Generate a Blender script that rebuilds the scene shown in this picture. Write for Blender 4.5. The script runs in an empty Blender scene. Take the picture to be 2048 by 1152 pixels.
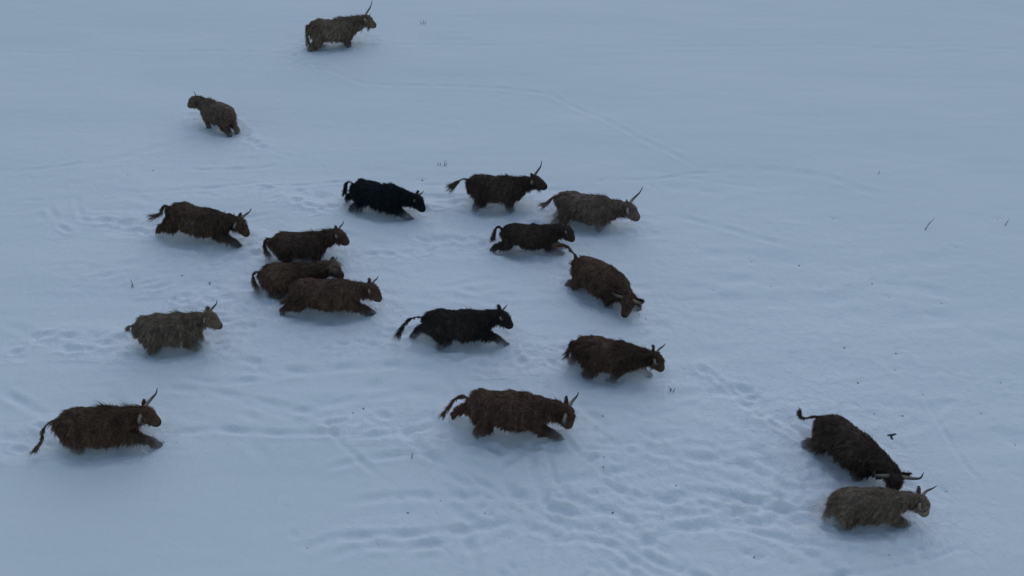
import bpy, math, random
import numpy as np
from mathutils import Vector, Matrix

R = math.radians
scene = bpy.context.scene
col = scene.collection

# ---------------------------------------------------------------- camera
CAM_H, CAM_PITCH, CAM_F = 14.7, 40.0, 1966.0       # height (m), tilt below the horizon, focal length in 2048-wide pixels
cam = bpy.data.cameras.new('camera')
cam_ob = bpy.data.objects.new('camera', cam)
col.objects.link(cam_ob)
cam.sensor_width = 36.0
cam.lens = CAM_F / 2048 * 36.0
cam.clip_end = 3000
cam_ob.location = (0, 0, CAM_H)
cam_ob.rotation_euler = (R(90 - CAM_PITCH), 0, 0)
scene.camera = cam_ob

# ---------------------------------------------------------------- sky, weak wide sun of an overcast dusk, exposure
SUN_EL, SUN_AZ = 55.0, 15.0        # azimuth measured from +Y towards +X
world = bpy.data.worlds.new('World')
scene.world = world
world.use_nodes = True
wn = world.node_tree
sky = wn.nodes.new('ShaderNodeTexSky')
sky.sky_type = 'NISHITA'
sky.sun_disc = False
sky.sun_elevation = R(SUN_EL)
sky.sun_rotation = R(SUN_AZ)
sky.air_density = 2.2
sky.dust_density = 0.6
sky.ozone_density = 6.0
bg = wn.nodes['Background']
bg.inputs['Strength'].default_value = 0.10
wn.links.new(sky.outputs[0], bg.inputs['Color'])
sun = bpy.data.lights.new('sun', 'SUN')
sun.energy = 0.5
sun.angle = R(80)
sun.color = (1.0, 0.93, 0.88)
sun_ob = bpy.data.objects.new('sun', sun)
col.objects.link(sun_ob)
d = Vector((math.sin(R(SUN_AZ)) * math.cos(R(SUN_EL)), math.cos(R(SUN_AZ)) * math.cos(R(SUN_EL)), math.sin(R(SUN_EL))))
sun_ob.rotation_euler = d.to_track_quat('Z', 'Y').to_euler()
vs = scene.view_settings
vs.view_transform = 'Standard'
vs.look = 'None'
vs.exposure = -0.25
vs.gamma = 1.0
vs.use_curve_mapping = False
scene.cycles.use_denoising = True
scene.cycles.volume_bounces = 6
scene.cycles.max_bounces = 12

# ---------------------------------------------------------------- helpers
def at(px, py, z=0.0):
    """the point of height z seen at this pixel of the 2048 x 1152 photograph"""
    u, v = (px - 1024) / CAM_F, (py - 576) / CAM_F
    c, s = math.cos(R(CAM_PITCH)), math.sin(R(CAM_PITCH))
    dx, dy, dz = u, c - v * s, -s - v * c
    t = (z - CAM_H) / dz
    return (dx * t, dy * t)

def tag(o, label=None, cat=None, group=None, kind=None):
    if label: o['label'] = label
    if cat: o['category'] = cat
    if group: o['group'] = group
    if kind: o['kind'] = kind
    return o

def link(name, me, parent=None):
    o = bpy.data.objects.new(name, me)
    col.objects.link(o)
    if parent: o.parent = parent
    return o

class Noise2:
    """smooth value noise on a wrapped random lattice"""
    def __init__(s, seed, n=256):
        s.n = n; s.t = np.random.default_rng(seed).random((n, n)) * 2 - 1
    def __call__(s, x, y):
        xi, yi = np.floor(x).astype(int), np.floor(y).astype(int)
        fx, fy = x - xi, y - yi
        fx, fy = fx * fx * fx * (fx * (fx * 6 - 15) + 10), fy * fy * fy * (fy * (fy * 6 - 15) + 10)
        n = s.n; a, b, c, d_ = xi % n, (xi + 1) % n, yi % n, (yi + 1) % n
        return (s.t[a, c] * (1 - fx) + s.t[b, c] * fx) * (1 - fy) + (s.t[a, d_] * (1 - fx) + s.t[b, d_] * fx) * fy

def wave_noise(P, freq, seed, n=10):
    """smooth 3-D noise as a sum of random plane waves, about -1..1"""
    g = np.random.default_rng(seed)
    k = g.normal(size=(n, 3)); k /= np.linalg.norm(k, axis=1)[:, None]
    k *= freq * g.uniform(.6, 1.5, (n, 1)) * 2 * math.pi
    return np.cos(P @ k.T + g.uniform(0, 6.28, n)).sum(1) / math.sqrt(n) * .9

def unit(v):
    return v / np.maximum(np.linalg.norm(v, axis=-1, keepdims=True), 1e-9)

# ---------------------------------------------------------------- materials
def mat(name):
    m = bpy.data.materials.new(name); m.use_nodes = True
    return m, m.node_tree.nodes, m.node_tree.links, m.node_tree.nodes['Principled BSDF']

def snow_material():
    m, N, L, b = mat('snow')
    b.inputs['Roughness'].default_value = .75
    b.inputs['Specular IOR Level'].default_value = .2
    fr = N.new('ShaderNodeAttribute'); fr.attribute_name = 'fresh'
    mc = N.new('ShaderNodeMix'); mc.data_type = 'RGBA'
    mc.inputs[6].default_value = (.815, .838, .835, 1); mc.inputs[7].default_value = (.93, .935, .945, 1)
    L.new(fr.outputs['Fac'], mc.inputs[0]); L.new(mc.outputs[2], b.inputs['Base Color'])
    tc = N.new('ShaderNodeTexCoord')
    n1 = N.new('ShaderNodeTexNoise'); n1.inputs['Scale'].default_value = 6.5; n1.inputs['Detail'].default_value = 7
    n1.inputs['Roughness'].default_value = .62; n1.inputs['Distortion'].default_value = .8
    L.new(tc.outputs['Object'], n1.inputs['Vector'])
    am = N.new('ShaderNodeMath'); am.operation = 'MULTIPLY_ADD'; am.inputs[1].default_value = .75; am.inputs[2].default_value = .12
    L.new(fr.outputs['Fac'], am.inputs[0])
    hm = N.new('ShaderNodeMath'); hm.operation = 'MULTIPLY'; L.new(n1.outputs['Fac'], hm.inputs[0]); L.new(am.outputs[0], hm.inputs[1])
    bp = N.new('ShaderNodeBump'); bp.inputs['Strength'].default_value = .8; bp.inputs['Distance'].default_value = .09
    L.new(hm.outputs[0], bp.inputs['Height']); L.new(bp.outputs[0], b.inputs['Normal'])
    return m

def fur_material():
    m, N, L, b = mat('shaggy_fur')
    b.inputs['Roughness'].default_value = .85
    b.inputs['Specular IOR Level'].default_value = .12
    a = N.new('ShaderNodeAttribute'); a.attribute_name = 'fur_color'
    tc = N.new('ShaderNodeTexCoord')
    n1 = N.new('ShaderNodeTexNoise'); n1.inputs['Scale'].default_value = 24; n1.inputs['Detail'].default_value = 4
    L.new(tc.outputs['Object'], n1.inputs['Vector'])
    mr = N.new('ShaderNodeMapRange'); mr.inputs['From Min'].default_value = .3; mr.inputs['From Max'].default_value = .7
    mr.inputs['To Min'].default_value = .75; mr.inputs['To Max'].default_value = 1.25
    L.new(n1.outputs['Fac'], mr.inputs['Value'])
    mx = N.new('ShaderNodeVectorMath'); mx.operation = 'SCALE'
    L.new(a.outputs['Color'], mx.inputs[0]); L.new(mr.outputs[0], mx.inputs['Scale'])
    L.new(mx.outputs[0], b.inputs['Base Color'])
    return m

def horn_material():
    m, N, L, b = mat('horn')
    b.inputs['Roughness'].default_value = .6
    b.inputs['Specular IOR Level'].default_value = .2
    a = N.new('ShaderNodeAttribute'); a.attribute_name = 'fur_color'
    L.new(a.outputs['Color'], b.inputs['Base Color'])
    return m

def plain(name, c, rough=.8):
    m, N, L, b = mat(name)
    b.inputs['Roughness'].default_value = rough
    tc = N.new('ShaderNodeTexCoord'); n1 = N.new('ShaderNodeTexNoise'); n1.inputs['Scale'].default_value = 30
    L.new(tc.outputs['Object'], n1.inputs['Vector'])
    cr = N.new('ShaderNodeValToRGB')
    cr.color_ramp.elements[0].color = (*[x * .7 for x in c], 1); cr.color_ramp.elements[1].color = (*[x * 1.3 for x in c], 1)
    L.new(n1.outputs['Fac'], cr.inputs['Fac']); L.new(cr.outputs[0], b.inputs['Base Color'])
    return m

M_SNOW, M_FUR, M_HORN = snow_material(), fur_material(), horn_material()
M_EYE = plain('dark_eye', (.006, .005, .005), .15)
M_STALK = plain('dry_stalk', (.13, .11, .10))
M_SOIL = plain('dark_soil', (.05, .046, .045))
M_LUMP = plain('snow_lump', (.93, .93, .93))
M_BIRD = plain('black_feather', (.012, .016, .026), .5)

# ---------------------------------------------------------------- the herd: where each animal stands and how it moves
# legs: front-far(left), front-near(right), hind-left, hind-right; local x forward, y left, z up from the trunk's centre
FRONT = {
    'stand': [(.46, -.05), (.38, -.36), (.43, -.60), (.42, -.92)],
    'reach': [(.50, -.08), (.72, -.22), (.99, -.35), (1.22, -.58)],
    'reachlow': [(.48, -.08), (.64, -.30), (.86, -.44), (1.09, -.61)],
    'tuck': [(.46, -.06), (.42, -.36), (.64, -.50), (.50, -.70)],
    'back': [(.42, -.06), (.28, -.36), (.22, -.60), (.02, -.78)],
}
HIND = {
    'stand': [(-.54, 0), (-.44, -.34), (-.68, -.56), (-.64, -.90)],
    'back': [(-.58, 0), (-.66, -.24), (-.95, -.32), (-1.10, -.50)],
    'backlow': [(-.56, 0), (-.54, -.32), (-.80, -.50), (-.84, -.80)],
    'fwd': [(-.50, -.02), (-.26, -.36), (-.46, -.56), (-.24, -.74)],
    'mid': [(-.54, 0), (-.40, -.36), (-.60, -.56), (-.50, -.84)],
}
# tails: (x, z, y) from the tail head
T_ARCH = [(0, 0, 0), (-.10, .07, 0), (-.20, .02, 0), (-.25, -.14, 0), (-.29, -.34, .02)]
T_LONG = [(0, 0, 0), (-.14, .03, 0), (-.30, -.06, 0), (-.42, -.22, -.05), (-.52, -.38, -.1)]
T_HANG = [(0, 0, 0), (-.09, -.02, 0), (-.12, -.18, 0), (-.12, -.42, 0), (-.11, -.60, 0)]

PALE = ((.125, .09, .063), (.235, .175, .125))
FAWN = ((.11, .068, .046), (.235, .157, .103))
BROWN = ((.055, .034, .024), (.135, .085, .057))
DARK = ((.038, .026, .020), (.088, .058, .043))
INKY = ((.022, .017, .015), (.046, .034, .028))
BLACK = ((.009, .011, .013), (.016, .020, .023))

G = 'shaggy cattle crossing the snowfield'
HERD = [
 dict(p=(668,61), s=1.0, H=.54, yaw=9, pitch=0, neck=(18, 0), head=(-30, -6), horn=.62, fl='stand', fr='stand', hl='stand', hr='backlow', tail=T_HANG,
      c=PALE, coat=1.0, label='fawn cow standing alone at the top of the herd, one tall horn raised', n=1),
 dict(p=(432, 219), s=.80, H=.52, yaw=146, pitch=0, neck=(14, 10), head=(-34, 18), horn=.28, nl=.42, fl='stand', fr='stand', hl='stand', hr='stand', tail=T_HANG,
      c=((.10, .068, .050), (.215, .155, .115)), coat=.8, label='small brown calf walking away to the left, the only one facing left', n=2),
 dict(p=(760, 391), s=.90, H=.46, yaw=-14, pitch=-3, neck=(0, 0), head=(-44, -8), horn=.24, fl='stand', fr='reachlow', hl='back', hr='backlow', tail=T_ARCH,
      c=BLACK, coat=1.0, label='jet black cow bounding with tail arched up', n=3),
 dict(p=(994,377), s=.91, H=.52, yaw=-4, pitch=-2, neck=(24, 0), head=(-12, -10), horn=.52, fl='stand', fr='stand', hl='mid', hr='mid',
      tail=[(0, 0, 0), (-.14, .05, 0), (-.27, -.02, 0), (-.38, -.10, -.03), (-.46, -.17, -.05)], tuft=1.5,
      c=((.042, .028, .021), (.095, .062, .045)), coat=1.1, label='dark brown cow with bushy tail streaming out and nose lifted', n=4),
 dict(p=(1174, 413), s=.96, H=.46, yaw=-11, pitch=-3, neck=(8, 0), head=(-32, -6), horn=.62, fl='tuck', fr='stand', hl='backlow', hr='backlow',
      tail=[(0, 0, 0), (-.08, .02, 0), (-.18, -.10, 0), (-.27, -.22, -.02), (-.36, -.28, -.04)],
      c=((.11, .073, .054), (.24, .17, .125)), coat=.7, label='light reddish brown cow with long curved horn beside the dark cow with the streaming tail', n=5),
 dict(p=(1059, 469), s=.83, H=.42, yaw=-2, pitch=-1, neck=(16, 0), head=(-46, -14), horn=.26, fl='reachlow', fr='reachlow', hl='backlow', hr='back', tail=T_ARCH,
      c=DARK, coat=.7, label='dark short horned cow with tail curved against its rump, right of centre of the herd', n=6),
 dict(p=(399, 446), s=.97, H=.50, yaw=-12, pitch=-5, neck=(10, 0), head=(-46, -6), horn=.42, fl='tuck', fr='reach', hl='back', hr='back',
      tail=[(0, 0, 0), (-.10, .06, 0), (-.18, -.05, 0), (-.24, -.20, -.04), (-.42, -.28, -.12)],
      c=BROWN, coat=.85, label='brown cow galloping at the left with forelegs stretched out', n=7),
 dict(p=(603, 494), s=.87, H=.38, yaw=1, pitch=2, neck=(22, 0), head=(-40, -6), horn=.34, fl='stand', fr='stand', hl='mid', hr='mid', tail=[(0, 0, 0), (-.12, .02, 0), (-.20, -.08, -.02), (-.22, -.28, -.04), (-.18, -.46, -.05)], tuft=1.2,
      c=BROWN, coat=1.15, label='shaggy brown cow with raised head, rearmost of the three running close together', n=8),
 dict(p=(586, 558), s=.90, H=.36, yaw=2, pitch=1, neck=(24,0), head=(-34,-22), horn=.2, fl='stand', fr='stand', hl='mid', hr='mid', tail=[(0, 0, 0), (-.12, .02, 0), (-.20, -.08, -.02), (-.22, -.28, -.04), (-.18, -.46, -.05)], tuft=1.2, fore=2.4, forec=PALE,
      c=((.060, .034, .023), (.145, .087, .056)), coat=1.2, label='cow with pale tousled forelock, half hidden between two brown cows', n=9),
 dict(p=(654, 590), s=.92, H=.48, yaw=-1, pitch=-2, neck=(12, 0), head=(-46, -8), horn=.3, fl='tuck', fr='reach', hl='back', hr='back',
      tail=[(0, 0, 0), (-.06, -.02, 0), (-.12, -.18, -.02), (-.18, -.34, -.06), (-.32, -.42, -.1)], tuft=.6,
      c=((.066, .038, .026), (.152, .092, .060)), coat=.9, label='reddish brown cow at full stretch, foreleg flung forward, nearest of the close three', n=10),
 dict(p=(338, 660), s=.88, H=.48, yaw=1, pitch=4, neck=(20, 0), head=(-38, -10), horn=.40, fl='tuck', fr='tuck', hl='mid', hr='mid',
      tail=[(0, 0, 0), (-.06, .0, 0), (-.12, -.03, 0), (-.17, -.07, 0), (-.21, -.12, 0)], tuft=.5,
      c=PALE, fore=1.6, coat=1.1, label='pale greyish fawn woolly cow with stubby tail and tucked forelegs at the left', n=11),
 dict(p=(915, 655), s=.89, H=.46, yaw=1, pitch=0, neck=(16, 0), head=(-42, -10), horn=.24, fl='tuck', fr='reach', hl='back', hr='fwd', tail=[(0, 0, 0), (-.18, .04, 0), (-.38, -.04, 0), (-.54, -.22, -.06), (-.66, -.40, -.14)], tuft=1.1,
      c=INKY, coat=.95, label='blackish brown cow with long trailing tail in the middle of the herd', n=12),
 dict(p=(1203,560), s=.93, H=.46, yaw=-40, pitch=-3, neck=(-2, -22), head=(-42, -56), horn=.46, hf=0.0, hz=.85, fl='reach', fr='stand', hl='mid', hr='backlow',
      tail=[(0, 0, 0), (-.14, .12, 0), (-.30, .22, 0), (-.46, .22, -.04), (-.64, .12, -.06)], tuft=.5,
      c=((.060, .034, .023), (.145, .087, .056)), coat=1.0, label='brown cow turning its horned face downhill with tail thrown up', n=13),
 dict(p=(1215, 714), s=.89, H=.48, yaw=-10, pitch=-4, neck=(6, 0), head=(-46, -8), horn=.36, fl='reachlow', fr='back', hl='backlow', hr='fwd', tail=[(0, 0, 0), (-.07, .03, 0), (-.11, -.05, 0), (-.12, -.22, 0), (-.17, -.42, 0)], tuft=1.0,
      c=((.05, .03, .021), (.12, .068, .045)), coat=1.1, label='dark reddish brown cow with bushy arched tail, hind leg drawn under', n=14),
 dict(p=(195, 852), s=.94, H=.44, yaw=2, pitch=2, neck=(22, 0), head=(-40, -8), horn=.5, fl='tuck', fr='reach', hl='mid', hr='mid',
      tail=[(0, 0, 0), (-.16, -.02, -.04), (-.28, -.14, -.10), (-.35, -.34, -.24), (-.48, -.46, -.42)], tuft=.5, mane=1.0,
      c=((.06, .036, .024), (.155, .09, .056)), coat=1.15, label='brown cow with windblown mane and long drooping tail, far left', n=15),
 dict(p=(1019, 820), s=1.01, H=.60, yaw=-4, pitch=-3, neck=(0, 0), head=(-66, -16), horn=.46, hf=.2, hz=.65, fl='stand', fr='reachlow', hl='back', hr='mid', tail=[(0, 0, 0), (-.13, .03, 0), (-.28, -.05, 0), (-.38, -.20, -.07), (-.50, -.38, -.14)], tuft=.6,
      c=((.06, .034, .024), (.15, .085, .055)), coat=.8, label='largest brown cow lowering its head, ring shaped horn seen end on', n=16),
 dict(p=(1704,888), s=.93, H=.46, yaw=-46, pitch=-4, neck=(5,-12), head=(-50,-38), horn=.56, hf=0.0, hz=.85, fl='stand', fr='stand', hl='mid', hr='backlow',
      tail=[(0, 0, 0), (-.13, -.06, -.02), (-.28, -.22, -.06), (-.39, -.26, -.08), (-.46, -.16, -.06)], tuft=.4,
      c=DARK, coat=1.1, label='very dark cow with head down and both long horns spread, beside pale cow', n=17),
 dict(p=(1738, 1002), s=.82, H=.42, yaw=0, pitch=0, neck=(14, -6), head=(-48, -26), horn=.44, fl='stand', fr='reachlow', hl='mid', hr='mid', tail=[(0, 0, 0), (-.05, -.04, 0), (-.07, -.20, 0), (-.05, -.40, 0), (-.04, -.52, 0)], tuft=1.0, fore=1.2,
      c=((.125, .088, .062), (.245, .18, .128)), coat=1.05, label='pale woolly cow in the bottom right corner, its face whitish grey', n=18),
]
for c in HERD:
    c['xy'] = at(c['p'][0], c['p'][1], c['H'])

# ---------------------------------------------------------------- the snowfield, one sheet to the horizon
def axis(lo, hi, step, far):
    core = np.arange(lo, hi + step / 2, step)
    out, s, x = [], step, 0.0
    while x < far:
        s *= 1.25; x += s; out.append(x)
    out = np.array(out)
    return np.concatenate([(lo - out)[::-1], core, hi + out])

STEP = .04
XS, YS = axis(-20, 20, STEP, 900), axis(7.0, 37.5, STEP, 900)
GX, GY = np.meshgrid(XS, YS, indexing='ij')
IX0, IY0 = int(np.searchsorted(XS, -20 - 1e-6)), int(np.searchsorted(YS, 7.0 - 1e-6))
FRESH = np.zeros_like(GX)      # how freshly broken the snow is, 0 old crust .. 1 kicked-up powder
n_a, n_b, n_c, n_d = Noise2(1), Noise2(2), Noise2(3), Noise2(4)
GZ = .10 * n_a(GX / 7, GY / 5) + .035 * n_b(GX / 2.2, GY / 1.3)

def window(x, y, r):
    i0, i1 = int((x - r + 20) / STEP) + IX0, int((x + r + 20) / STEP) + IX0 + 2
    j0, j1 = int((y - r - 7) / STEP) + IY0, int((y + r - 7) / STEP) + IY0 + 2
    i0, j0 = max(i0, 0), max(j0, 0); i1, j1 = min(i1, len(XS)), min(j1, len(YS))
    if i1 <= i0 or j1 <= j0: return None
    return slice(i0, i1), slice(j0, j1)

def height(x, y):
    i, j = int(np.clip(np.searchsorted(XS, x), 0, len(XS) - 1)), int(np.clip(np.searchsorted(YS, y), 0, len(YS) - 1))
    return float(GZ[i, j])

def blob_mask(spots):
    m = np.zeros_like(GX)
    for (px, py, rx, ry, a) in spots:
        x, y = at(px, py); x2, _ = at(px + rx, py); _, y2 = at(px, py - ry)
        q = ((GX - x) / (x2 - x)) ** 2 + ((GY - y) / (y2 - y)) ** 2
        m = np.maximum(m, a * np.exp(-q))
    return m

churn = blob_mask([(1150, 1030, 330, 110, 1), (1450, 980, 260, 150, .9), (900, 1060, 250, 60, .8), (1640, 900, 130, 140, 1), (1640, 1060, 250, 70, .9)])
ripple = blob_mask([(1700, 700, 480, 300, .8), (300, 360, 330, 130, .7), (250, 560, 330, 120, .7), (700, 640, 700, 200, .8), (1200, 560, 400, 150, .6), (150, 740, 250, 90, .6)])
def ridged(x, y, n): return 1 - 2 * np.abs(n(x, y))
fine = .6 * ridged(GX / .42 + 3, GY / .26, n_c) + .5 * ridged(GX / .23 + 17, GY / .15 + 5, n_d) + .35 * n_a(GX / .12, GY / .10)
patchy = np.clip(.55 + .9 * n_b(GX / 1.4 + 40, GY / .8), 0, 1.3)
GZ += churn * patchy * .015 * fine + churn * .012 * n_c(GX / .55, GY / .42)
GZ += ripple * (.012 * n_c(GX / 1.3 + 31, GY / .38) + .008 * n_d(GX / .6 + 13, GY / .17) + .015 * patchy * fine)
GZ += .006 * n_d(GX / .9 + 50, GY / .25 + 50) + .0025 * n_c(GX / .16, GY / .12)
FRESH += np.clip(churn * .9 + ripple * .55, 0, 1)

rng = random.Random(7)
RELIEF = .64
def furrow(pts, w, depth, berm=.5, wob=.06, soft=1.0):
    P = [Vector((*p, 0)) for p in pts]
    S = []
    for a, b in zip(P[:-1], P[1:]):
        n = max(2, int((b - a).length / .05))
        for k in range(n): S.append(a.lerp(b, k / n))
    if not S: return
    ph = rng.uniform(0, 9)
    x0, x1 = min(p.x for p in S) - 5 * w, max(p.x for p in S) + 5 * w
    y0, y1 = min(p.y for p in S) - 5 * w, max(p.y for p in S) + 5 * w
    D = {}
    r = 3.2 * w
    full = None
    i0 = max(int((x0 + 20) / STEP) + IX0, 0); i1 = min(int((x1 + 20) / STEP) + IX0 + 2, len(XS))
    j0 = max(int((y0 - 7) / STEP) + IY0, 0); j1 = min(int((y1 - 7) / STEP) + IY0 + 2, len(YS))
    if i1 <= i0 or j1 <= j0: return
    dm = np.full((i1 - i0, j1 - j0), 1e3); am = np.ones_like(dm)
    L = len(S)
    for k, p in enumerate(S):
        x = p.x + wob * math.sin(k * .11 + ph); y = p.y + wob * math.sin(k * .083 + 2 * ph)
        wd = window(x, y, r)
        if not wd: continue
        a, b = slice(max(wd[0].start, i0) - i0, min(wd[0].stop, i1) - i0), slice(max(wd[1].start, j0) - j0, min(wd[1].stop, j1) - j0)
        if a.stop <= a.start or b.stop <= b.start: continue
        dd = np.hypot(GX[i0:i1, j0:j1][a, b] - x, GY[i0:i1, j0:j1][a, b] - y)
        amp = min(1, k / 12, (L - k) / 12) * (.65 + .35 * math.sin(k * .35 + ph))
        s = dd < dm[a, b]
        dm[a, b] = np.where(s, dd, dm[a, b]); am[a, b] = np.where(s, amp, am[a, b])
    GZ[i0:i1, j0:j1] += am * depth * RELIEF * (-np.exp(-(dm / w) ** 3) + berm * np.exp(-((dm - 1.7 * w) / (.8 * w)) ** 2))

def pit(x, y, rx, ry, rot, depth, berm=.4):
    wd = window(x, y, 3 * max(rx, ry))
    if not wd: return
    X, Y = GX[wd] - x, GY[wd] - y
    c, s = math.cos(rot), math.sin(rot)
    q = np.sqrt(((X * c + Y * s) / rx) ** 2 + ((-X * s + Y * c) / ry) ** 2)
    GZ[wd] += depth * RELIEF * (-np.exp(-q ** 2) + berm * np.exp(-((q - 1.7) / .6) ** 2))

def trk(pp, w, depth, **k):
    furrow([at(*p) for p in pp], w, depth, **k)

# tracks one can make out
trk([(600, 118), (650, 140), (720, 165), (850, 172), (1000, 175), (1100, 190), (1200, 235), (1300, 290), (1400, 340)], 0.095, .018, berm=.9)
trk([(1400, 335), (1550, 340), (1680, 365), (1780, 395)], 0.136, .02, berm=.8)
trk([(340, 868), (420, 862), (480, 870), (560, 873), (650, 866), (740, 872), (910, 866)], 0.075, .07)
trk([(420, 740), (560, 748), (700, 740), (900, 745)], 0.109, .07)
trk([(360, 755), (440, 765), (560, 760)], 0.082, .06)
trk([(300, 780), (430, 790), (560, 810), (670, 840)], 0.095, .06)
trk([(430, 700), (520, 735), (650, 742)], 0.095, .06)
trk([(0, 780), (40, 800), (100, 835)], 0.095, .09)
trk([(0, 650), (90, 690), (160, 700), (260, 720)], 0.109, .05)
trk([(540, 850), (700, 800), (850, 790)], 0.095, .04)
trk([(600, 1098), (650, 1076), (760, 1064), (860, 1056), (990, 1050)], 0.088, .10)
trk([(640, 1120), (720, 1086), (860, 1078), (960, 1085)], 0.088, .08)
trk([(995, 935), (1010, 965), (1050, 1000), (1130, 1015), (1250, 1010)], 0.102, .12)
trk([(870, 985), (885, 1005), (930, 1030), (990, 1050)], 0.095, .11)
trk([(840, 985), (860, 1010)], 0.095, .12)
trk([(1050, 945), (1100, 955), (1180, 950), (1300, 935)], 0.088, .08)
trk([(910, 1055), (935, 1080), (960, 1130), (970, 1152)], 0.095, .08)
trk([(1280, 990), (1400, 985), (1500, 1000), (1560, 1020), (1620, 1060)], 0.109, .12)
trk([(1500, 880), (1560, 940), (1570, 1000), (1600, 1040), (1660, 1060)], 0.136, .16)
trk([(1240, 880), (1330, 910), (1450, 920), (1560, 920)], 0.102, .07)
trk([(1230, 1110), (1350, 1060), (1500, 1045), (1600, 1040)], 0.102, .09)
trk([(1150, 1152), (1180, 1080), (1240, 1050)], 0.095, .08)
trk([(1240, 980), (1250, 1030), (1290, 1070), (1400, 1100)], 0.095, .08)
trk([(1150, 900), (1220, 890), (1330, 880), (1420, 860)], 0.095, .06)
trk([(480, 265), (510, 284), (560, 302), (620, 322)], 0.082, .02)
trk([(145, 395), (155, 420), (170, 440)], 0.082, .06)
trk([(95, 400), (110, 430), (125, 445)], 0.082, .06)
trk([(0, 100), (200, 98), (420, 104), (600, 108)], 0.109, .014, berm=.9)
trk([(700, 95), (900, 92), (1100, 96)], 0.109, .012, berm=.9)
trk([(1300, 92), (1600, 90), (2048, 96)], 0.122, .012, berm=.9)
trk([(1260, 800), (1400, 790), (1560, 780)], 0.122, .05)
for k in range(70):      # criss-crossing trails of the trampled ground
    px, py = rng.gauss(1280, 230), rng.gauss(1010, 75)
    x, y = at(px, py); a = rng.choice([rng.gauss(0, .35), rng.gauss(2.4, .4)]); pts = [(x, y)]
    bend = rng.gauss(0, .09)
    for q in range(rng.randint(3, 9)):
        a += bend + rng.gauss(0, .12); x += .5 * math.cos(a); y += .5 * math.sin(a); pts.append((x, y))
    furrow(pts, rng.uniform(.055, .10), rng.uniform(.03, .08))
for k in range(80):      # soft streaks where the herd has passed
    px, py = rng.uniform(-20, 1350), rng.uniform(330, 860)
    x, y = at(px, py); a = rng.gauss(-.06, .16); pts = [(x, y)]
    for q in range(rng.randint(2, 6)):
        a += rng.gauss(0, .12); x += .55 * math.cos(a); y += .55 * math.sin(a); pts.append((x, y))
    furrow(pts, rng.uniform(.07, .15), rng.uniform(.015, .045))
for k in range(40):      # faint ridges on the right
    px, py = rng.uniform(1300, 2060), rng.uniform(430, 880)
    x, y = at(px, py); a = rng.gauss(0, .15); pts = [(x, y)]
    for q in range(rng.randint(2, 6)):
        a += rng.gauss(0, .12); x += .5 * math.cos(a); y += .5 * math.sin(a); pts.append((x, y))
    furrow(pts, rng.uniform(.12, .22), rng.uniform(.015, .035))
for k in range(260):     # hoof prints
    if k < 90: px, py = rng.gauss(1270, 250), rng.gauss(1020, 80)
    elif k < 140: px, py = rng.uniform(1300, 2048), rng.uniform(520, 1150)
    else: px, py = rng.uniform(0, 800), rng.uniform(300, 850)
    x, y = at(px, py)
    pit(x, y, rng.uniform(.07, .15), rng.uniform(.045, .075), rng.gauss(0, .6), rng.uniform(.02, .07) * (1 if k < 90 else .3), rng.uniform(.05, .3))
for (px, py) in [(588, 112), (602, 122), (618, 118), (632, 128), (640, 138), (610, 130), (596, 126), (650, 132), (486, 268), (498, 278), (512, 282), (524, 292)]:
    x, y = at(px, py); pit(x, y, .13, .08, .3, .06, .3)

# each animal breaks through: a trench under it, pushed-up snow beside it, a soft trail behind
for c in HERD:
    x, y = c['xy']; a = R(c['yaw']); s = c['s']
    f, l = Vector((math.cos(a), math.sin(a))), Vector((-math.sin(a), math.cos(a)))
    c['z'] = height(x, y)
    wd = window(x, y, 2.6)
    X, Y = GX[wd] - x, GY[wd] - y
    u, v = (X * f.x + Y * f.y) / s, (X * l.x + Y * l.y) / s
    q = np.sqrt((u / 1.15) ** 2 + (v / .52) ** 2) + .16 * n_c(GX[wd] * 1.7, GY[wd] * 1.7)
    lump = .5 + .5 * n_d(GX[wd] * 2.2, GY[wd] * 2.2)
    dig = .7 if c['n'] in (1, 2) else 1.0
    GZ[wd] += dig * (-.08 * np.exp(-q ** 3) + .04 * lump * np.exp(-((q - 1.35) / .25) ** 2))
    FRESH[wd] = np.clip(FRESH[wd] + .8 * np.exp(-(q / 1.5) ** 2), 0, 1)
    GZ[wd] += .022 * np.exp(-(q / 1.45) ** 4) * fine[wd]
    wob = n_c(GX[wd] * 2.4 + 9, GY[wd] * 2.4)
    GZ[wd] += .04 * dig * np.exp(-(q / 1.5) ** 2) * wob
    if c['n'] not in (1, 2):
        for q in range(9):                                # the holes its hooves left behind it
            dist, side = .95 * s + q * .32 + rng.uniform(-.08, .08), rng.choice((-.2, .2)) + rng.gauss(0, .07)
            h = Vector((x, y)) - f * dist + l * (side + .12 * math.sin(q * .5 + c['n']))
            pit(h.x, h.y, rng.uniform(.11, .2), rng.uniform(.06, .10), a + rng.gauss(0, .3), rng.uniform(.04, .09), .5)
            FRESH[window(h.x, h.y, .35)] += .25
        np.clip(FRESH, 0, 1, FRESH)
        b0 = Vector((x, y)) - f * .8 * s
        furrow([b0 - f * 2.2 + l * .1, b0 - f * 1.0, b0], .26, .07, wob=.1)

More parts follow.
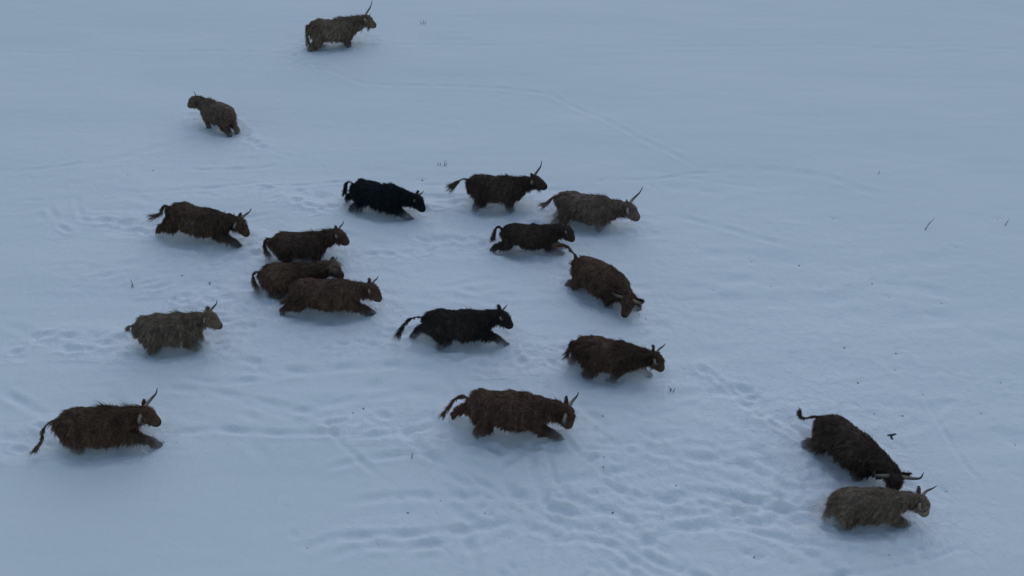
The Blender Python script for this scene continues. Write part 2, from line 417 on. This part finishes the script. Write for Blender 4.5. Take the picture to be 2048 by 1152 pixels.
# ---------------------------------------------------------------- cattle
def loft(parts, pts, rads, up=(0, 0, 1), seg=14):
    """a closed tapered tube: elliptical rings (half width, half height) along pts"""
    P = np.array(pts, float); n = len(P)
    T = np.zeros_like(P); T[1:-1] = P[2:] - P[:-2]; T[0] = P[1] - P[0]; T[-1] = P[-1] - P[-2]; T = unit(T)
    V, F = [], []
    up = np.array(up, float)
    for i in range(n):
        s_ = np.cross(up, T[i]); s_ = unit(s_) if np.linalg.norm(s_) > 1e-4 else np.array([0, 1., 0])
        u_ = np.cross(T[i], s_); w, h = rads[i]
        for k in range(seg):
            a = 2 * math.pi * k / seg
            V.append(P[i] + s_ * w * math.cos(a) + u_ * h * math.sin(a))
    for i in range(n - 1):
        for k in range(seg):
            F.append((i * seg + k, i * seg + (k + 1) % seg, (i + 1) * seg + (k + 1) % seg, (i + 1) * seg + k))
    e0, e1 = len(V), len(V) + 1
    V.append(P[0] - T[0] * min(rads[0]) * .6); V.append(P[-1] + T[-1] * min(rads[-1]) * .6)
    for k in range(seg):
        F.append((e0, (k + 1) % seg, k)); F.append((e1, (n - 1) * seg + k, (n - 1) * seg + (k + 1) % seg))
    parts.append((V, F))

def smooth_path(pts, n):
    """Catmull-Rom through pts"""
    P = [np.array(p, float) for p in pts]; P = [2 * P[0] - P[1]] + P + [2 * P[-1] - P[-2]]
    out = []
    m = len(P) - 3
    for k in range(n):
        t = k / (n - 1) * m; i = min(int(t), m - 1); t -= i
        a, b, c, d_ = P[i:i + 4]
        out.append(.5 * (2 * b + (c - a) * t + (2 * a - 5 * b + 4 * c - d_) * t * t + (3 * b - a - 3 * c + d_) * t ** 3))
    return out

def mesh_from(name, V, F, colors=None, material=None, smooth=True):
    me = bpy.data.meshes.new(name)
    me.from_pydata([tuple(v) for v in V], [], F)
    if smooth: me.polygons.foreach_set('use_smooth', [True] * len(me.polygons))
    if colors is not None: set_color(me, colors)
    if material: me.materials.append(material)
    me.update()
    return me

def set_color(me, C):
    a = me.color_attributes.new('fur_color', 'FLOAT_COLOR', 'POINT')
    C = np.concatenate([np.clip(C, 0, 1), np.ones((len(C), 1))], 1)
    a.data.foreach_set('color', C.astype(np.float32).ravel())

def blades(name, P, Nn, D, L, W, C, parent, bend=None, segs=3, tipc=1.4, pull=None):
    """hair as tapering locks lying along D; one mesh"""
    n = len(P)
    D = unit(D); side = unit(np.cross(D, Nn))
    lv = []
    cl = []
    for k in range(segs + 1):
        t = k / segs
        q = P + D * (L * t)[:, None] + Nn * (L * .35 * math.sin(t * 2.2) * .42)[:, None]
        if bend is not None: q = q + bend * (L * t * t)[:, None]
        if pull is not None: q = q + pull * t
        w = W * (1 - .85 * t) * (.8 + .6 * math.sin(t * 2.6))
        lv += [q - side * w[:, None] / 2, q + side * w[:, None] / 2]
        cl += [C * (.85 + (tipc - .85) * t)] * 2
    V = np.stack(lv, 1).reshape(-1, 3); C2 = np.stack(cl, 1).reshape(-1, 3)
    m = 2 * (segs + 1)
    base = (np.arange(n) * m)[:, None, None]
    q = np.array([[2 * k, 2 * k + 1, 2 * k + 3, 2 * k + 2] for k in range(segs)])[None]
    F = (base + q).reshape(-1, 4)
    me = bpy.data.meshes.new(name)
    me.vertices.add(len(V)); me.vertices.foreach_set('co', V.astype(np.float32).ravel())
    me.loops.add(F.size); me.loops.foreach_set('vertex_index', F.astype(np.int32).ravel())
    me.polygons.add(len(F)); me.polygons.foreach_set('loop_start', (np.arange(len(F)) * 4).astype(np.int32))
    me.polygons.foreach_set('loop_total', np.full(len(F), 4, np.int32))
    me.polygons.foreach_set('use_smooth', np.ones(len(F), bool))
    me.update(calc_edges=True)
    set_color(me, C2)
    me.materials.append(M_FUR)
    return link(name, me, parent)

def dirv(pitch, yaw):
    return np.array([math.cos(R(pitch)) * math.cos(R(yaw)), math.cos(R(pitch)) * math.sin(R(yaw)), math.sin(R(pitch))])

# trunk stations: x, height of the back, height of the belly, half width
TRUNK = [(-.80, .24, -.02, .12), (-.74, .30, -.14, .20), (-.62, .355, -.20, .28), (-.45, .375, -.23, .325), (-.25, .345, -.30, .355), (-.05, .325, -.365, .375),
         (.15, .33, -.395, .375), (.35, .37, -.38, .33), (.50, .365, -.32, .27), (.64, .30, -.24, .20), (.76, .18, -.12, .12)]
TORSO = [(x, (t + b) / 2, (t - b) / 2, w) for x, t, b, w in TRUNK]

def build_cow(c):
    n = c['n']; s = c['s']; g = np.random.default_rng(100 + n)
    rt = bpy.data.objects.new('shaggy_cow', None); col.objects.link(rt)
    rt.location = (*c['xy'], c['z']); rt.rotation_euler = (0, 0, R(c['yaw']))
    tag(rt, c['label'], 'calf' if n == 2 else 'cow', G)
    H = c['H']
    pm = np.array(Matrix.Rotation(-R(c['pitch']), 3, 'Y'))
    def body(p):                         # trunk coordinates -> local coordinates of the animal
        return pm @ (np.array(p, float) * s) + np.array([0, 0, H])
    parts = []
    jit = g.normal(0, .012, len(TORSO)); girth = g.uniform(.93, 1.07, len(TORSO)) * g.uniform(.95, 1.05)
    loft(parts, [body((x, 0, z + j)) for (x, z, h, w), j in zip(TORSO, jit)], [(w * s * k, h * s * k) for (x, z, h, w), k in zip(TORSO, girth)], seg=20)
    # neck and head
    n0 = body((.48, 0, .08)); nd = dirv(c['neck'][0] + c['pitch'], c['neck'][1]); poll = n0 + nd * c.get('nl', .53) * s
    loft(parts, [n0, n0 + nd * .2 * s, n0 + nd * .40 * s, poll + np.array([0, 0, -.02 * s])],
         [(.22 * s, .30 * s), (.185 * s, .26 * s), (.16 * s, .22 * s), (.135 * s, .18 * s)], seg=16)
    hd = dirv(c['head'][0] + c['pitch'], c['neck'][1] + c['head'][1])
    hl_ = unit(np.cross(np.array([0, 0, 1.]), hd)); hu = np.cross(hd, hl_)
    HL = .45 * s
    h0 = poll + hu * .05 * s
    hp = [h0 - hd * .06 * s - hu * .03 * s, h0 + hd * .04 * s, h0 + hd * .15 * s - hu * .02 * s, h0 + hd * .27 * s - hu * .045 * s, h0 + hd * .36 * s - hu * .055 * s, h0 + hd * .42 * s - hu * .06 * s]
    loft(parts, hp, [(.11 * s, .12 * s), (.15 * s, .18 * s), (.145 * s, .195 * s), (.112 * s, .155 * s), (.102 * s, .125 * s), (.085 * s, .09 * s)], up=hu, seg=16)
    # ears: broad, hanging a little behind the horns
    for q in (-1, 1):
        e0 = h0 + hl_ * q * .09 * s + hd * .01 * s - hu * .01 * s
        ed = unit(hl_ * q * .9 - hd * .30 - hu * .12)
        loft(parts, [e0, e0 + ed * .09 * s, e0 + ed * .19 * s, e0 + ed * .27 * s], [(.035 * s, .03 * s), (.078 * s, .03 * s), (.075 * s, .028 * s), (.035 * s, .022 * s)], up=unit(hu * .8 + hd * .6), seg=10)
    # legs
    earc = np.array([h0 + hl_ * q * (.10 + .24 * t) * s - hd * (.06 * t) * s - hu * (.035 * t) * s for q in (-1, 1) for t in (.3, .6, .9)])
    legs = []
    for side, pose in ((1, FRONT[c['fl']]), (-1, FRONT[c['fr']]), (1, HIND[c['hl']]), (-1, HIND[c['hr']])):
        front = pose[0][0] > 0
        yy = [.15, .17, .16, .15] if front else [.14, .18, .17, .16]
        pts = [body((x, side * y, z)) for (x, z), y in zip(pose, yy)]
        ps = smooth_path(pts, 9)
        rr = [.18, .17, .15, .13, .112, .10, .092, .084, .086] if front else [.23, .21, .19, .16, .13, .108, .098, .088, .088]
        loft(parts, ps, [(r * s * .82, r * s) for r in rr], up=(0, 1, 0.01), seg=12)
        legs.append(np.array(ps))
    # tail
    t0 = np.array([-.77, 0, .20])
    tp = [body(t0 + np.array([x, y, z])) for (x, z, y) in [(.10, -.04, 0)] + list(c['tail'])]
    tp = smooth_path(tp, 16)
    tr = [max(.072 - .011 * i, .030) * s for i in range(16)]
    loft(parts, tp, [(r, r) for r in tr], up=(0, 1, .02), seg=8)
    V, F = [], []
    for v, f in parts:
        o = len(V); V += v; F += [tuple(i + o for i in q) for q in f]
    src = mesh_from('body_source', V, F)
    tmp = link('body_source', src)
    rm = tmp.modifiers.new('remesh', 'REMESH'); rm.mode = 'VOXEL'; rm.voxel_size = .021 * s
    sm = tmp.modifiers.new('smooth', 'SMOOTH'); sm.factor = .5; sm.iterations = 5
    me = bpy.data.meshes.new_from_object(tmp.evaluated_get(bpy.context.evaluated_depsgraph_get()))
    bpy.data.objects.remove(tmp); bpy.data.meshes.remove(src)
    me.name = 'body'
    nv = len(me.vertices)
    co = np.empty(nv * 3, np.float32); me.vertices.foreach_get('co', co); co = co.reshape(-1, 3).astype(float)
    no = np.empty(nv * 3, np.float32); me.vertices.foreach_get('normal', no); no = no.reshape(-1, 3).astype(float)

    # what part of the animal a point belongs to
    hc = (co - h0) @ hd / HL
    dh = np.linalg.norm(co - (h0 + np.clip((co - h0) @ hd, 0, HL)[:, None] * hd), axis=1) / s
    face = np.clip(1.4 - dh / .15, 0, 1) * np.clip(hc * 8 + .3, 0, 1)
    bl = (co - np.array([0, 0, H])) @ pm / s            # trunk coordinates
    legm = np.zeros(nv)
    for ps in legs:
        dd = np.min(np.linalg.norm(co[:, None] - ps[None, 3:], axis=2), axis=1) / s
        legm = np.maximum(legm, np.clip((.17 - dd) / .06, 0, 1))
    tailm = np.clip((-.84 - bl[:, 0]) / .06, 0, 1) * (np.min(np.linalg.norm(co[:, None] - np.array(tp)[None], axis=2), axis=1) / s < .12)
    legm = legm * (bl[:, 2] < -.26)
    shag = c['coat']
    lump = wave_noise(co / s, 3.2, n) * .012 + wave_noise(co / s, 8, n + 50) * .008
    co += no * (lump * s * (1 - .8 * face))[:, None]
    me.vertices.foreach_set('co', co.astype(np.float32).ravel())

    c0, c1 = np.array(c['c'][0]), np.array(c['c'][1])
    patch = wave_noise(co / s * np.array([1, 1, .6]), .75, n + 7)
    mix = np.clip(.42 + .30 * patch + .18 * wave_noise(co / s * np.array([1.5, 1, .4]), 4.5, n + 9), 0, 1)
    mix = mix * np.where(bl[:, 0] > .42, .62, 1.0)       # neck and shoulders are darker on these animals
    mix = np.where(face > .3, .45 if n != 18 else 1.0, mix)
    colr = c0 + (c1 - c0) * mix[:, None]
    muzz = np.clip((hc - .84) / .10, 0, 1) * (face > .2)
    colr = colr * (1 - .75 * muzz[:, None]) + np.array([.012, .011, .011]) * .75 * muzz[:, None]
    eard = np.min(np.linalg.norm(co[:, None] - earc[None], axis=2), axis=1) / s
    colr = colr * np.where((eard < .085) & (dh > .16), .6, 1.0)[:, None]
    # snow caked into the hair of the lower legs
    low = np.clip((.13 + .06 * wave_noise(co / s, 3, n + 21) - co[:, 2]) / .16, 0, 1)
    snowy = legm * low * .42 if n not in (1, 2) else legm * low * .3
    snowy = np.clip(snowy * (.85 + .35 * wave_noise(co / s, 9, n + 22)), 0, .5)
    colr = colr * (1 - snowy[:, None]) + np.array([.62, .66, .72]) * snowy[:, None]
    set_color(me, colr)
    me.polygons.foreach_set('use_smooth', [True] * len(me.polygons))
    me.materials.clear(); me.materials.append(M_FUR)
    link('body', me, rt)

    # the coat: locks combed down and back, longest on the flanks and belly
    np_ = len(me.polygons); area = np.empty(np_, np.float32); me.polygons.foreach_get('area', area)
    cen = np.empty(np_ * 3, np.float32); me.polygons.foreach_get('center', cen); cen = cen.reshape(-1, 3).astype(float)
    pn = np.empty(np_ * 3, np.float32); me.polygons.foreach_get('normal', pn); pn = pn.reshape(-1, 3).astype(float)
    v0 = np.empty(len(me.loops), np.int32); me.loops.foreach_get('vertex_index', v0)
    ls = np.empty(np_, np.int32); me.polygons.foreach_get('loop_start', ls); v0 = v0[ls]
    wgt = area * np.where(cen[:, 2] > -.12, 1, 0) * (1 - .55 * face[v0]) * (1 - np.clip((hc[v0] - .5) / .2, 0, 1) * (face[v0] > .1))
    NB = int(15000 * (.7 + .3 * shag))
    pick = g.choice(np_, NB, p=wgt / wgt.sum())
    P, Nn, vi = cen[pick] + g.normal(0, .008, (NB, 3)), pn[pick], v0[pick]
    D = np.tile(np.array([-.45, 0, -1.0]), (NB, 1))
    D[:, 0] += .5 * wave_noise(P / s, 1.3, n + 31); D[:, 1] += .5 * wave_noise(P / s, 1.3, n + 32)
    hm = face[vi][:, None]
    D = D * (1 - hm) + hd * hm * 1.0
    D += np.stack([wave_noise(P / s, 5, n + 33 + k) for k in range(3)], 1) * .35 + g.normal(0, .08, (NB, 3))
    D = D - Nn * np.sum(D * Nn, 1)[:, None] * .92 + Nn * (.045 + .05 * shag)
    top = Nn[:, 2] > .75
    D[top] += np.array([-.5, 0, 0])
    L = (.055 + .045 * shag) * s * g.uniform(.55, 1.35, NB)
    L *= 1 - .72 * face[vi]; L *= 1 - .35 * legm[vi]; L *= 1 + .1 * (bl[vi, 2] < -.1) * (legm[vi] < .3); L *= 1 - .35 * (P[:, 2] < .03)
    L *= 1 - .5 * tailm[vi]
    earm = np.min(np.linalg.norm(P[:, None] - earc[None], axis=2), axis=1) < .085 * s
    L *= np.where(earm, .55, 1.0)
    W = s * g.uniform(.0065, .014, NB) * (1 - .35 * face[vi])
    C = colr[vi] * (g.uniform(.72, 1.68, NB) ** 1.4 * .78)[:, None]
    nc = 900
    cc = P[g.choice(NB, nc, replace=False)]
    own = np.concatenate([np.argmin(((P[q0:q0 + 2500, None] - cc[None]) ** 2).sum(2), axis=1) for q0 in range(0, NB, 2500)])
    pull = (cc[own] - P) * .7
    C *= g.uniform(.72, 1.3, nc)[own][:, None]; L *= g.uniform(.75, 1.3, nc)[own]
    bend = np.array([0, 0, -.22]) * (1 - hm)
    mh = c.get('mane', .25); k = int(120 + 380 * mh)     # hair standing up along withers and neck
    wm = area * (pn[:, 2] > .72) * (bl[v0, 0] > .1) * (face[v0] < .15) * (np.min(np.linalg.norm(cen[:, None] - earc[None], axis=2), axis=1) > .13 * s)
    mp = g.choice(np_, k, p=wm / wm.sum())
    P = np.concatenate([P, cen[mp]]); Nn = np.concatenate([Nn, np.tile(np.array([0, -.8, .6]), (k, 1))])
    D = np.concatenate([D, np.array([-.6, 0, .55]) + g.normal(0, .4, (k, 3))])
    L = np.concatenate([L, s * g.uniform(.07, .15, k) * (.75 + .85 * mh)]); W = np.concatenate([W, s * g.uniform(.007, .012, k)])
    C = np.concatenate([C, (c0 + (c1 - c0) * .5) * g.uniform(.6, 1.5, k)[:, None]])
    bend = np.concatenate([bend, np.tile(np.array([-.4, 0, -.2]), (k, 1))]); pull = np.concatenate([pull, np.zeros((k, 3))])
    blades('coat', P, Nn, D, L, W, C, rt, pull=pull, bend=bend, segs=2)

    # tuft at the tail's end
    tf = c.get('tuft', 1.0); k = int(260 * tf) + 90
    tpa = np.array(tp); tt = g.uniform(.45, 1, k) ** .6 * 14.99; i0 = tt.astype(int)
    tp_ = tpa[i0] + (tpa[np.minimum(i0 + 1, 15)] - tpa[i0]) * (tt - i0)[:, None]
    td = unit(tpa[np.minimum(i0 + 1, 15)] - tpa[np.maximum(i0 - 1, 0)])
    rn = unit(g.normal(0, 1, (k, 3)))
    Nt = unit(np.cross(td, rn)); Dt = td + Nt * .42 + g.normal(0, .18, (k, 3))
    endf = (tt / 15)
    Lt = (.035 + .15 * tf * endf ** 3) * s * g.uniform(.6, 1.2, k)
    Ct = (c0 + (c1 - c0) * .5) * g.uniform(.7, 1.5, k)[:, None]
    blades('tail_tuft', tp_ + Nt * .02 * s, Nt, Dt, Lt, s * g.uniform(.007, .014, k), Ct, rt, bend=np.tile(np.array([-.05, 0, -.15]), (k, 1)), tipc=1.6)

    # forelock
    k = int(170 * c.get('fore', 1.0) * (.6 + .4 * shag)) + 30
    a = g.uniform(-1, 1, k)
    P = h0 + hl_ * (a * .10 * s)[:, None] + hu * ((.115 - .03 * a * a) * s)[:, None] + hd * (g.uniform(-.06, .10, k) * s)[:, None]
    D = hd * 1.0 + hl_ * (a * .7)[:, None] + hu * .12 + g.normal(0, .28, (k, 3))
    fc = c.get('forec', c['c'])
    C = (np.array(fc[0]) + (np.array(fc[1]) - np.array(fc[0])) * g.uniform(.2, .9, k)[:, None])
    fl = c.get('fore', 1.0)
    blades('forelock', P, np.tile(hu, (k, 1)) + g.normal(0, .2, (k, 3)), D, s * g.uniform(.08, .17, k) * (.7 + .3 * fl), s * g.uniform(.008, .014, k), C, rt, bend=np.tile(-hu * .35, (k, 1)))

    # horns, pale at the root and dark at the tip
    hlq = c['horn']
    for q in (-1, 1):
        shape = [(0, 0, 0), (.27, .03, .03), (.50, .10, .14), (.64, .20, .40), (.66, .20, .74)]
        pts = [h0 + hl_ * q * .085 * s + hu * .06 * s + (hl_ * q * (l * hlq) + hd * (f * hlq) + (hu * c.get('hf', .55) + np.array([0, 0, c.get('hz', .45)])) * (u * hlq)) * s for (l, f, u) in shape]
        ps = smooth_path(pts, 12)
        r0 = .022 + .019 * min(hlq / .5, 1.1)
        rr = [r0 * s * (1 - (i / 11) ** 1.5 * .86) for i in range(12)]
        pr = []; loft(pr, ps, [(r, r) for r in rr], up=tuple(hu), seg=10)
        V, F = pr[0]; t = np.concatenate([np.repeat(np.arange(12) / 11, 10), [0, 1]])
        cw, cm, cd = np.array([.29, .21, .135]), np.array([.15, .135, .115]), np.array([.025, .028, .034])
        C = np.where((t < .5)[:, None], cw + (cm - cw) * (t / .5)[:, None], cm + (cd - cm) * ((t - .5) / .5)[:, None])
        if n in (3, 4): C = C * .6
        link('horn', mesh_from('horn', V, F, C, M_HORN), rt)
    # eyes
    for q in (-1, 1):
        e = h0 + hd * .17 * s + hl_ * q * .118 * s + hu * .045 * s
        pr = []; loft(pr, [e - hd * .018 * s, e, e + hd * .018 * s], [(.012 * s, .012 * s), (.022 * s, .022 * s), (.012 * s, .012 * s)], up=tuple(hu), seg=8)
        link('eye', mesh_from('eye', *pr[0], None, M_EYE), rt)
    c['root'] = rt
    c['hoofs'] = [rt.location + Matrix.Rotation(R(c['yaw']), 3, 'Z') @ Vector(ps[-1]) for ps in legs]
    return rt

for c in HERD:
    build_cow(c)

# ---------------------------------------------------------------- snow the hooves throw up: lumps on the surface and drifting powder
g = np.random.default_rng(5)
ico = np.array([(0, 0, 1), (.9, 0, .4), (.28, .85, .4), (-.72, .53, .4), (-.72, -.53, .4), (.28, -.85, .4), (0, 0, -.6)])
icf = [(0, 1, 2), (0, 2, 3), (0, 3, 4), (0, 4, 5), (0, 5, 1), (6, 2, 1), (6, 3, 2), (6, 4, 3), (6, 5, 4), (6, 1, 5)]
LV, LF = [], []
for c in HERD:
    if c['n'] in (1, 2): continue
    for h in c['hoofs']:
        for k in range(9):
            a = g.uniform(0, 6.28); rr = abs(g.normal(0, .34)); x, y = h.x + rr * math.cos(a), h.y + rr * math.sin(a)
            z = height(x, y) + (abs(g.normal(0, .09)) if g.random() < .25 else -.004)
            r_ = g.uniform(.010, .034); o = len(LV)
            LV += [tuple(v) for v in ico * r_ * g.uniform(.6, 1.3, (7, 3)) + np.array([x, y, z])]; LF += [tuple(q + o for q in f) for f in icf]
tag(link('snow_lumps', mesh_from('snow_lumps', LV, LF, None, M_LUMP)), 'small lumps of snow flung about the hooves of the running cattle', 'snow lumps', None, 'stuff')

def powder_material():
    m = bpy.data.materials.new('powder_snow'); m.use_nodes = True
    N, L = m.node_tree.nodes, m.node_tree.links
    N.remove(N['Principled BSDF'])
    v = N.new('ShaderNodeVolumePrincipled'); v.inputs['Color'].default_value = (.95, .96, .97, 1); v.inputs['Anisotropy'].default_value = .2
    tc = N.new('ShaderNodeTexCoord')
    ln = N.new('ShaderNodeVectorMath'); ln.operation = 'LENGTH'; L.new(tc.outputs['Object'], ln.inputs[0])
    mr = N.new('ShaderNodeMapRange'); mr.interpolation_type = 'SMOOTHSTEP'
    mr.inputs['From Min'].default_value = .15; mr.inputs['From Max'].default_value = .98; mr.inputs['To Min'].default_value = 1; mr.inputs['To Max'].default_value = 0
    L.new(ln.outputs['Value'], mr.inputs['Value'])
    ge = N.new('ShaderNodeNewGeometry')
    no = N.new('ShaderNodeTexNoise'); no.inputs['Scale'].default_value = 5; no.inputs['Detail'].default_value = 2; L.new(ge.outputs['Position'], no.inputs['Vector'])
    m2 = N.new('ShaderNodeMapRange'); m2.inputs['From Min'].default_value = .38; m2.inputs['From Max'].default_value = .65; m2.inputs['To Min'].default_value = .25; m2.inputs['To Max'].default_value = 1
    L.new(no.outputs['Fac'], m2.inputs['Value'])
    a = N.new('ShaderNodeMath'); a.operation = 'MULTIPLY'; L.new(mr.outputs[0], a.inputs[0]); L.new(m2.outputs[0], a.inputs[1])
    b = N.new('ShaderNodeMath'); b.operation = 'MULTIPLY'; b.inputs[1].default_value = 4.2; L.new(a.outputs[0], b.inputs[0])
    L.new(b.outputs[0], v.inputs['Density'])
    L.new(v.outputs[0], N['Material Output'].inputs['Volume'])
    return m
M_POWDER = powder_material()
pr = []
loft(pr, [(0, 0, math.sin(a)) for a in np.linspace(-1.35, 1.35, 9)], [(math.cos(a),) * 2 for a in np.linspace(-1.35, 1.35, 9)], up=(1, 0, 0), seg=16)
puff = mesh_from('powder', *pr[0], None, M_POWDER)
spray = bpy.data.objects.new('powder_snow', None); col.objects.link(spray)
tag(spray, 'powder snow hanging in the air around the legs of the running cattle', 'powder snow', None, 'stuff')
for c in HERD:
    if c['n'] in (1, 2): continue
    a, s = R(c['yaw']), c['s']
    for x, y, rx, ry, rz in ((-.62, -.10, .55, .5, .34), (.05, -.18, .75, .5, .28), (.78, -.12, .5, .45, .32)):
        x += g.normal(0, .08); y += g.normal(0, .05)
        o = link('powder', puff, spray)
        o.location = (c['xy'][0] + s * (x * math.cos(a) - y * math.sin(a)), c['xy'][1] + s * (x * math.sin(a) + y * math.cos(a)), c['z'] + .06)
        o.rotation_euler = (0, 0, a); o.scale = (rx * s, ry * s, rz * s)

# ---------------------------------------------------------------- specks, stalks
SPECKS = [(1483, 815), (1750, 825), (1808, 830), (1964, 825), (1889, 843), (1342, 782), (1790, 738), (2002, 763), (1792, 707), (1865, 628), (1779, 593), (1883, 606),
          (1427, 580), (1528, 890), (1491, 912), (1208, 915), (1207, 933), (1205, 836), (1354, 968), (1069, 1036), (1099, 1086), (1510, 1108), (1780, 1106), (1689, 1147),
          (1360, 1073), (1330, 1099), (1228, 1018), (1894, 978), (1819, 1086), (1901, 803), (1846, 786), (1689, 696), (1716, 765), (2032, 885), (1996, 858), (1434, 1056),
          (618, 696), (727, 821), (707, 831), (830, 971), (815, 1020), (970, 1022), (613, 1088), (880, 996), (930, 1068), (1017, 1071), (355, 345), (306, 342), (844, 359),
          (425, 327), (255, 354), (837, 546), (565, 442), (365, 556), (857, 452), (1204, 361), (1304, 371), (1667, 436), (1994, 442), (1946, 539), (1744, 565), (1599, 529),
          (1504, 522), (1541, 571), (1316, 527), (1909, 499), (1641, 571)]
for (px, py) in SPECKS:
    x, y = at(px, py); pit(x, y, .15, .08, rng.gauss(.2, .5), .022, .2)

def clod_mesh(seed):
    g = random.Random(seed)
    pr = []
    for k in range(g.randint(2, 4)):
        a = g.uniform(0, 6.28); r = g.uniform(.012, .03); x, y = g.gauss(0, .035), g.gauss(0, .02)
        L = g.uniform(.02, .05)
        loft(pr, [(x - L * math.cos(a), y - L * math.sin(a), 0), (x, y, r * .8), (x + L * math.cos(a), y + L * math.sin(a), .0)], [(r * .5, r * .4), (r, r * .8), (r * .4, r * .4)], seg=7)
    V, F = [], []
    for v, f in pr:
        o = len(V); V += v; F += [tuple(i + o for i in q) for q in f]
    return mesh_from('soil_clod', V, F, None, M_SOIL, smooth=False)
CLODS = [clod_mesh(k) for k in range(6)]
for k, (px, py) in enumerate(SPECKS):
    if k % 5 == 4: continue                       # some marks are only hoof prints
    x, y = at(px, py)
    o = link('soil_clod', CLODS[k % 6]); o.location = (x, y, height(x, y) - .004); o.rotation_euler = (0, 0, rng.uniform(0, 6)); o.scale = [rng.uniform(.22, .55)] * 3
    tag(o, 'small dark speck of kicked-up soil lying in the snow', 'soil clod', 'soil specks on the snow')

def stalk(px, py, stems, label):
    x, y = at(px, py); pr = []
    for (dx, h, lean) in stems:
        loft(pr, smooth_path([(dx, 0, -.06), (dx + lean * .4 * h, 0, h * .5), (dx + lean * h, .02, h)], 6), [(.010, .010)] * 2 + [(.008, .008)] * 2 + [(.006, .006), (.003, .003)], up=(0, 1, 0), seg=6)
    V, F = [], []
    for v, f in pr:
        o = len(V); V += v; F += [tuple(i + o for i in q) for q in f]
    o = link('dry_stalk', mesh_from('dry_stalk', V, F, None, M_STALK)); o.location = (x, y, height(x, y))
    tag(o, label, 'stalk', 'dry stalks poking through the snow')
stalk(1848, 462, [(0, .34, .5), (.02, .2, .3)], 'long leaning dry stalk alone on the smooth snow at the right')
stalk(268, 577, [(0, .22, -.1), (-.05, .1, .5)], 'short upright dry stalk above the pale woolly cow at the left')
stalk(846, 51, [(0, .14, .3), (.05, .12, .7), (-.05, .1, -.4)], 'small dry tuft right of the topmost fawn cow')
stalk(888, 330, [(0, .16, .3), (-.08, .1, -.3), (-.16, .08, .0), (.03, .08, .8)], 'sparse dry tuft left of the dark cow with the streaming tail')
stalk(418, 572, [(0, .08, .9), (.05, .06, -.9)], 'bent dry stalk above the horn of the pale woolly cow')
stalk(2008, 455, [(0, .16, .35)], 'thin dry stalk near the right edge of the field')
stalk(1756, 351, [(0, .10, .1)], 'tiny lone dry stalk on the untouched snow at the upper right')
stalk(823, 917, [(0, .14, .25)], 'thin pale dry stalk in front of the largest brown cow')
stalk(1342, 786, [(0, .14, -.5), (.04, .09, .4)], 'forked dry stalk just in front of the dark reddish brown cow')

# ---------------------------------------------------------------- the black bird flying low past the dark cow
bx, by = at(1782, 873, .9)
bird = bpy.data.objects.new('black_bird', None); col.objects.link(bird)
bird.location = (bx, by, .9); bird.rotation_euler = (0, 0, R(95)); bird.scale = (.27,) * 3
tag(bird, 'small black bird flying low over the snow beside the very dark cow', 'bird')
pr = []
loft(pr, [(-.26, 0, -.01), (-.16, 0, 0), (-.06, 0, .01), (.05, 0, .015), (.12, 0, .03), (.17, 0, .035), (.21, 0, .03), (.25, 0, .025)],
     [(.09, .010), (.075, .03), (.08, .07), (.09, .085), (.07, .07), (.055, .055), (.025, .025), (.006, .006)], seg=12)
link('body', mesh_from('body', *pr[0], None, M_BIRD), bird)
for q, up_, len_ in ((1, .10, .22), (-1, .16, .26)):
    pr = []
    loft(pr, [(.05, q * .03, .03), (.05, q * .12, .03 + up_ * .5), (.02, q * len_, .03 + up_), (-.04, q * (len_ + .06), .03 + up_)],
         [(.09, .014), (.11, .012), (.09, .010), (.03, .006)], up=(0, 0, 1), seg=10)
    link('wing', mesh_from('wing', *pr[0], None, M_BIRD), bird)

# ---------------------------------------------------------------- write the snow sheet
nx, ny = len(XS), len(YS)
GZ[:, -30:] *= np.linspace(1, .2, 30)[None, :]
V = np.stack([GX, GY, GZ], -1).reshape(-1, 3)
ii, jj = np.meshgrid(np.arange(nx - 1), np.arange(ny - 1), indexing='ij')
b0 = (ii * ny + jj).ravel()
F = np.stack([b0, b0 + ny, b0 + ny + 1, b0 + 1], 1)
me = bpy.data.meshes.new('snow_field')
me.vertices.add(len(V)); me.vertices.foreach_set('co', V.astype(np.float32).ravel())
me.loops.add(F.size); me.loops.foreach_set('vertex_index', F.astype(np.int32).ravel())
me.polygons.add(len(F)); me.polygons.foreach_set('loop_start', (np.arange(len(F)) * 4).astype(np.int32))
me.polygons.foreach_set('loop_total', np.full(len(F), 4, np.int32))
me.polygons.foreach_set('use_smooth', np.ones(len(F), bool))
me.update(calc_edges=True)
fa = me.attributes.new('fresh', 'FLOAT', 'POINT'); fa.data.foreach_set('value', FRESH.astype(np.float32).ravel())
me.materials.append(M_SNOW)
tag(link('snow_ground', me), 'wide field of blue-grey snow crossed by trails and hoof prints', 'ground', None, 'structure')
